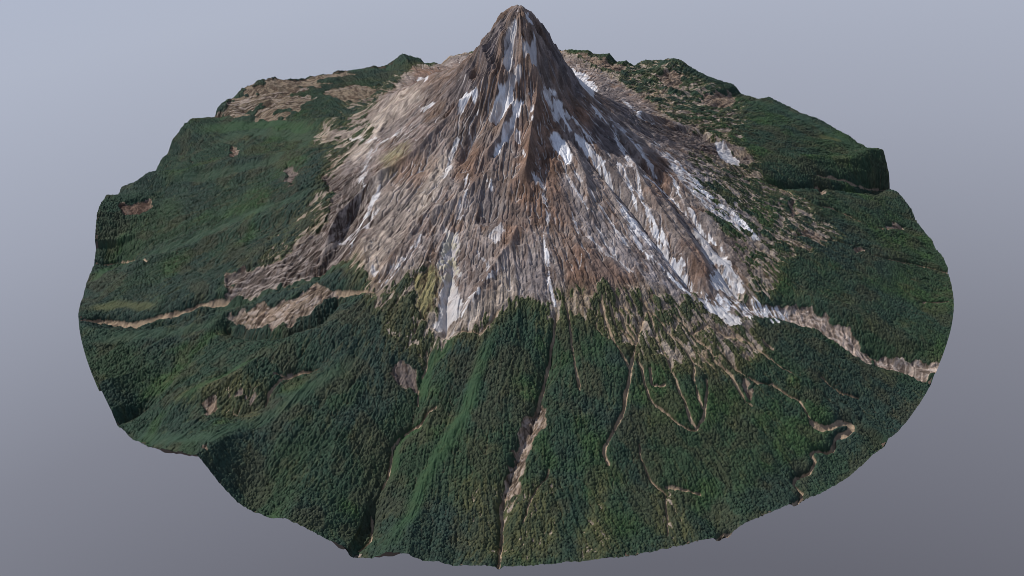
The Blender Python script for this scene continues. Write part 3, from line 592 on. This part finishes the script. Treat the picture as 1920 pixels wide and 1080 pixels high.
# ---------------------------------------------------------------- heights
rock = (1-fsoft)
rk = rock*(1-.8*snowm)*(1-.7*bed)
rub = fbm(X*85, Y*85, 41, 3)-.5
Z += rub*.0030*rock*(1-.7*snowm) + S3_*.0003*(1-.8*bed) + (along-.5)*.0022*bed - np.abs(S1_)*.00012*rk + S2_*.0001
Z += (fbm(X*14, Y*14, 21, 4)-.5)*.012*sst(.15, .6, rc)*sst(1, .93, R) + (fine-.5)*.0016*rock*(1-.8*snowm)
Z += ((fbm(X*36, Y*36, 24, 4)-.5)*.024*sst(.24, .04, rc) + (ridged((X+.4*Y)*30, (Y-.4*X)*17, 25, 3)-.66)*.030*sst(.17, .09, rc))*(.25+.75*sst(.0, .05, rc))*(1-.6*snowm)      # crags near the summit
Z -= (net-.5)*.007*netp
Z -= .004*sst(.03, 0, rc)
Z += carve - .0012*gul - .0012*snowm

def crowns(cell, seed, sq=1.0):
    gx = X/cell; gy = Y/cell*sq; ix = np.floor(gx).astype(np.int64); iy = np.floor(gy).astype(np.int64)
    rng = np.random.default_rng(seed); M = 512
    JX = rng.random((M, M)).astype(f32); JY = rng.random((M, M)).astype(f32)
    RR = (.50+.42*rng.random((M, M))).astype(f32); HH = (.35+.85*rng.random((M, M))).astype(f32)
    SH = rng.random((M, M)).astype(f32)
    H = np.zeros(gx.shape, f32); S = np.full(gx.shape, .3, f32)
    for a in (-1, 0, 1):
        for b in (-1, 0, 1):
            cx = ix+a; cy = iy+b; mx = cx % M; my = cy % M
            ddx = (gx-cx-JX[mx, my]).astype(f32); ddy = (gy-cy-JY[mx, my]).astype(f32)
            q = 1-(ddx*ddx+ddy*ddy)/(RR[mx, my]**2)
            h = np.sqrt(np.maximum(q, 0))*HH[mx, my]
            bt = h > H
            H = np.where(bt, h, H); S = np.where(bt, SH[mx, my], S)
    return H, S
H1, S1 = crowns(.0041, 5)
H2, S2 = crowns(.0105, 6)
grassf = np.clip(grass*1.1, 0, 1)
canopy = (.0027*H1 + .0006*H2)*(1-.72*grassf)
canopy *= fsoft*(.65+.7*fbm(X*12, Y*12, 23, 3))
Z += canopy + .0008*fsoft
shrub = np.clip(speck*1.8, 0, 1)*rock*(1-snowm)
Z += (.0022*H2 + .0014*H1)*shrub
knob = sst(.08, .0, np.hypot(X+.118, Y+.40))     # hummocks in the pale pit
Z += knob*snowm*.008*np.maximum(H2-.35, 0)

# ---------------------------------------------------------------- surface colours of the ground cover
def col(r, g_, b): return np.array([r, g_, b], f32)
def mix(A, B, t): return (A + (B-A)*np.asarray(t, f32)[..., None]).astype(f32)
def full(c): return np.broadcast_to(c, (N, N, 3)).astype(f32)
n1 = sst(.38, .62, blot); n3 = sst(.46, .62, fbm(X*5+3, Y*5+8, 31, 4))
F = mix(full(col(.028, .053, .028)), full(col(.024, .049, .032)), n1)
F = mix(F, full(col(.036, .072, .026)), sst(.55, .75, fbm(X*13, Y*13, 32, 3))*.8)
F = mix(F, full(col(.022, .040, .037)), n3*.55)
F = mix(F, full(col(.058, .056, .032)), sst(.50, .68, fbm(X*19, Y*19, 34, 4))*.45)
F = mix(F, full(col(.095, .080, .052)), sst(.24, .40, fl1)*.55*sst(.45, .6, fbm(X*9, Y*9, 36, 3)))
ol = sst(.0, .3, speck)*sst(-.40, -.5, Y)*(.35+.65*streak)
F = mix(F, full(col(.080, .078, .034)), ol*.75)
F = mix(F, full(col(.066, .056, .036)), sst(.62, .9, streak)*.35*sst(.95, .5, rc))
F = mix(F, full(col(.085, .088, .035)), sst(-1.5, -.1, bare)*.55)
F = F*(.70+.58*S1+.15*(S2-.5))[..., None]
for t, c in enumerate([col(.030, .074, .029), col(.030, .062, .037), col(.090, .095, .038)]):
    F = mix(F, full(c), np.where(gtint == t, grassf, 0)*.6)
# bare rock
st1 = sst(.25, .75, streak); st2 = sst(.25, .75, streak_fine); st3 = sst(.36, .64, .62*fbm(X*17, Y*17, 61, 4)+.38*streak_big)
zone = sst(.42, .60, blot2)
K = mix(full(col(.160, .108, .082)), full(col(.215, .178, .168)), st3*.6)
K = mix(K, full(col(.25, .205, .185)), sst(.5, 1, streak)*.45)
sdw = sst(.05, .0, sd)*sst(.15, .4, rc)
K = mix(K, full(col(.215, .165, .105))*(.6+.6*st2)[..., None], np.clip(sdw*.7+speck*.9, 0, .85))
K = mix(K, full(col(.38, .335, .31)), sst(.42, .62, fbm(X*7, Y*7, 82, 4)*.6+.4*streak)*sst(.12, .3, rc)*.38)
for k_, pts in TINT:
    W, s_ = g.poly_sd(pts, .05, WX, WY)
    w_ = sst(-.018, .018, s_ + (plain[W]-.5)*.05 + (streak[W]-.5)*.02)
    c_ = [(.165, .092, .060), (.105, .092, .098), (.40, .335, .28), (.215, .195, .100), (.27, .240, .24), (.075, .055, .050)][k_]
    K[W] = mix(K[W], np.broadcast_to(np.array(c_, f32), K[W].shape)*(.82+.32*st2[W])[..., None], w_*.75)
K = mix(K, full(col(.060, .042, .036)), sst(.30, .02, streak_fine)*.10 + crack*.15)
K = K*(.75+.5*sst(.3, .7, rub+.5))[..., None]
K = mix(K, full(col(.50, .46, .44)), vein*.12*(1-.2*sst(.25, .05, rc)))
K = mix(K, full(col(.40, .35, .32)), vein2*.10)
chan = np.clip(sst(.19, .33, fl1)*sst(.42, .58, fbm(X*20, Y*20, 81, 3))*.9 + sst(.34, .46, fl1)*.6, 0, 1)
K = mix(K, mix(full(col(.58, .54, .52)), full(col(.30, .235, .16)), np.clip(np.clip(speck*2, 0, 1)+sst(.01, -.01, sd), 0, 1)), chan*(.55+.3*st3)*sst(.02, .12, rc))
K = mix(K, full(col(.13, .105, .10)), sst(.50, .66, fbm(X*15+2, Y*15, 91, 4))*.4*sst(.05, .15, rc))
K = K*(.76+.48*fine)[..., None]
for t, c in enumerate([col(.195, .145, .108), col(.105, .068, .052), col(.115, .093, .084), col(.185, .165, .080), col(.40, .315, .26), col(.155, .095, .075), col(.150, .118, .085)]):
    cc = full(c)*(.6+.8*st2)[..., None]
    cc = mix(cc, full(col(.085, .052, .040)), sst(.45, .15, streak)*(.2 if t == 4 else .45))
    cc = mix(cc, full(col(.42, .36, .31)), vein*(.9 if t == 4 else .5))
    cc = mix(cc, cc*.55, sst(.5, .3, along)*bed) ; cc = mix(cc, full(col(.50, .43, .39)), sst(.55, .7, along)*bed*(.6 if t == 4 else .45))
    K = mix(K, cc, np.where(tone == t, patchw, 0)*.95)
gc = full(col(.33, .25, .175))*(.65+.7*fine)[..., None]
K = mix(K, gc, gul*.9*(1-pale))
sn = mix(full(col(.70, .69, .71)), full(col(.86, .86, .88)), sst(.35, .65, fbm(X*30, Y*30, 35, 3)))
sn = mix(sn, full(col(.30, .25, .23)), np.clip(sst(.35, .1, streak_fine)*(1-snowm)*.8 + sst(.60, .72, plain)*.7, 0, 1))
K = mix(K, sn, pale)
K = mix(K, full(col(.40, .36, .24)), knob*snowm*sst(.45, .6, H2)*.9)
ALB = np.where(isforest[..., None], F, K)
ALB = np.clip(ALB, .008, .87)
ALPHA = np.ones((N, N, 1), f32)

# ---------------------------------------------------------------- cut disc
disc = np.zeros((N, N), bool); disc[R <= 1.0] = True
fa = disc[:-1, :-1] & disc[1:, :-1] & disc[1:, 1:] & disc[:-1, 1:]
used = np.zeros((N, N), bool)
used[:-1, :-1] |= fa; used[1:, :-1] |= fa; used[1:, 1:] |= fa; used[:-1, 1:] |= fa
inner = np.zeros((N, N), bool)
inner[1:-1, 1:-1] = fa[:-1, :-1] & fa[1:, :-1] & fa[:-1, 1:] & fa[1:, 1:]
rimv = used & ~inner
PX = X.copy(); PY = Y.copy()
sc = np.where(rimv, 1.0/np.maximum(R, .5), 1.0); PX *= sc; PY *= sc
PZ = Z
idx = np.arange(N*N).reshape(N, N)
q = np.stack([idx[:-1, :-1], idx[1:, :-1], idx[1:, 1:], idx[:-1, 1:]], -1)[fa]
fid = part[:-1, :-1][fa]
VX = np.stack([PX.ravel(), PY.ravel(), PZ.ravel()], 1)
VC = np.concatenate([ALB, ALPHA], -1).reshape(-1, 4).astype(np.float32)

# ---------------------------------------------------------------- materials
def material(name, rough, spec, nscale, bump, var, dist=.0006):
    m = bpy.data.materials.new(name); m.use_nodes = True; t = m.node_tree; b = t.nodes['Principled BSDF']
    at = t.nodes.new('ShaderNodeAttribute'); at.attribute_name = 'cover'
    tc = t.nodes.new('ShaderNodeTexCoord')
    nz = t.nodes.new('ShaderNodeTexNoise'); nz.inputs['Scale'].default_value = nscale
    nz.inputs['Detail'].default_value = 5; nz.inputs['Roughness'].default_value = .65
    t.links.new(tc.outputs['Object'], nz.inputs['Vector'])
    mr = t.nodes.new('ShaderNodeMapRange'); mr.inputs[1].default_value = .3; mr.inputs[2].default_value = .7
    mr.inputs[3].default_value = 1-var; mr.inputs[4].default_value = 1+var
    t.links.new(nz.outputs['Fac'], mr.inputs[0])
    mx = t.nodes.new('ShaderNodeVectorMath'); mx.operation = 'SCALE'
    t.links.new(at.outputs['Color'], mx.inputs[0]); t.links.new(mr.outputs[0], mx.inputs['Scale'])
    t.links.new(mx.outputs[0], b.inputs['Base Color'])
    bp = t.nodes.new('ShaderNodeBump'); bp.inputs['Strength'].default_value = bump; bp.inputs['Distance'].default_value = dist
    t.links.new(nz.outputs['Fac'], bp.inputs['Height']); t.links.new(bp.outputs[0], b.inputs['Normal'])
    b.inputs['Roughness'].default_value = rough; b.inputs['Specular IOR Level'].default_value = spec
    return m
M_ROCK = material('weathered_rock', .85, .25, 260, .8, .22, .0016)
M_FOREST = material('tree_canopy', .75, .20, 420, .7, .22, .0012)
M_SNOW = material('old_snow', .55, .35, 180, .5, .06, .0008)
M_SOIL = material('bare_earth', .9, .15, 300, .8, .20, .0014)
M_BASE = material('cut_underside', .9, .1, 12, .3, .15, .002)

# ---------------------------------------------------------------- objects
root = bpy.data.objects.new('mountain_model', None); C.objects.link(root)
root['label'] = 'steep brown volcano with snow streaks, rising from a round disc of dark forest'
root['category'] = 'mountain'

def mesh_part(name, quads, mat, parent=root):
    u, inv = np.unique(quads.ravel(), return_inverse=True)
    me = bpy.data.meshes.new(name)
    me.vertices.add(len(u)); me.vertices.foreach_set('co', VX[u].astype(np.float32).ravel())
    nf = len(quads)
    me.loops.add(nf*4); me.loops.foreach_set('vertex_index', inv.astype(np.int32).ravel())
    me.polygons.add(nf); me.polygons.foreach_set('loop_start', np.arange(0, nf*4, 4, dtype=np.int32))
    me.polygons.foreach_set('loop_total', np.full(nf, 4, np.int32))
    at = me.color_attributes.new('cover', 'FLOAT_COLOR', 'POINT')
    at.data.foreach_set('color', VC[u].ravel())
    me.materials.append(mat)
    me.update(calc_edges=True); me.validate()
    me.shade_flat() if hasattr(me, 'shade_flat') else None
    o = bpy.data.objects.new(name, me); C.objects.link(o); o.parent = parent
    return o

LABELS = {'rock_slope': 'bare brown and grey rock of the cone and upper slopes'}
order = np.argsort(fid, kind='stable'); fs = fid[order]; qs = q[order]
bounds = np.searchsorted(fs, np.arange(nid[0]+1))
for k in range(nid[0]):
    a, b = bounds[k], bounds[k+1]
    if b - a < 4:
        if b > a: print('tiny part', k, names[k])
        continue
    nm = names[k]
    mat = {'rock_slope': M_ROCK, 'forest_canopy': M_FOREST, 'snow_field': M_SNOW, 'snow_streak': M_SNOW, 'ash_field': M_SOIL,
           'gully': M_SOIL, 'bare_slope': M_SOIL, 'river_bed': M_SOIL, 'bare_patch': M_SOIL}[nm]
    o = mesh_part(nm, qs[a:b], mat)
    if nm == 'forest_canopy': o['kind'] = 'stuff'

# underside: thin shell closing the cut, drawn inwards below the rim
na = 720
aa = np.linspace(0, 2*np.pi, na, endpoint=False)
def zat(x, y):
    i = np.clip(((x+g.half)/g.st).round().astype(int), 0, N-1); j = np.clip(((y+g.half)/g.st).round().astype(int), 0, N-1)
    return Z[i, j]
vs = []; rings = [(.9985, .0012), (.994, .0022), (.985, .005), (.97, .009), (.95, .014), (.92, .020), (.87, .030), (.80, .040), (.6, .040), (.4, .040), (.2, .045), (.08, .05), (.02, .05)]
for rr, dd in rings:
    x = rr*np.cos(aa); y = rr*np.sin(aa)
    z = zat(x, y) if rr < .99 else zat(.9985*np.cos(aa), .9985*np.sin(aa))
    if .5 < rr < .99:                                # below the lowest neighbour
        z = np.minimum(z, np.minimum(np.roll(z, 4), np.roll(z, -4)))
    vs.append(np.stack([x, y, z-dd], 1))
vs = np.concatenate(vs); fc = []
for k in range(len(rings)-1):
    for i in range(na):
        j = (i+1) % na; fc.append((k*na+i, k*na+j, (k+1)*na+j, (k+1)*na+i))
fc.append(tuple((len(rings)-1)*na + i for i in range(na)))
me = bpy.data.meshes.new('underside'); me.from_pydata(vs.tolist(), [], fc)
ca = me.color_attributes.new('cover', 'FLOAT_COLOR', 'POINT'); ca.data.foreach_set('color', np.tile([.12, .09, .07, 1], len(vs)).astype(np.float32))
me.materials.append(M_BASE); me.update()
uo = bpy.data.objects.new('underside', me); C.objects.link(uo); uo.parent = root
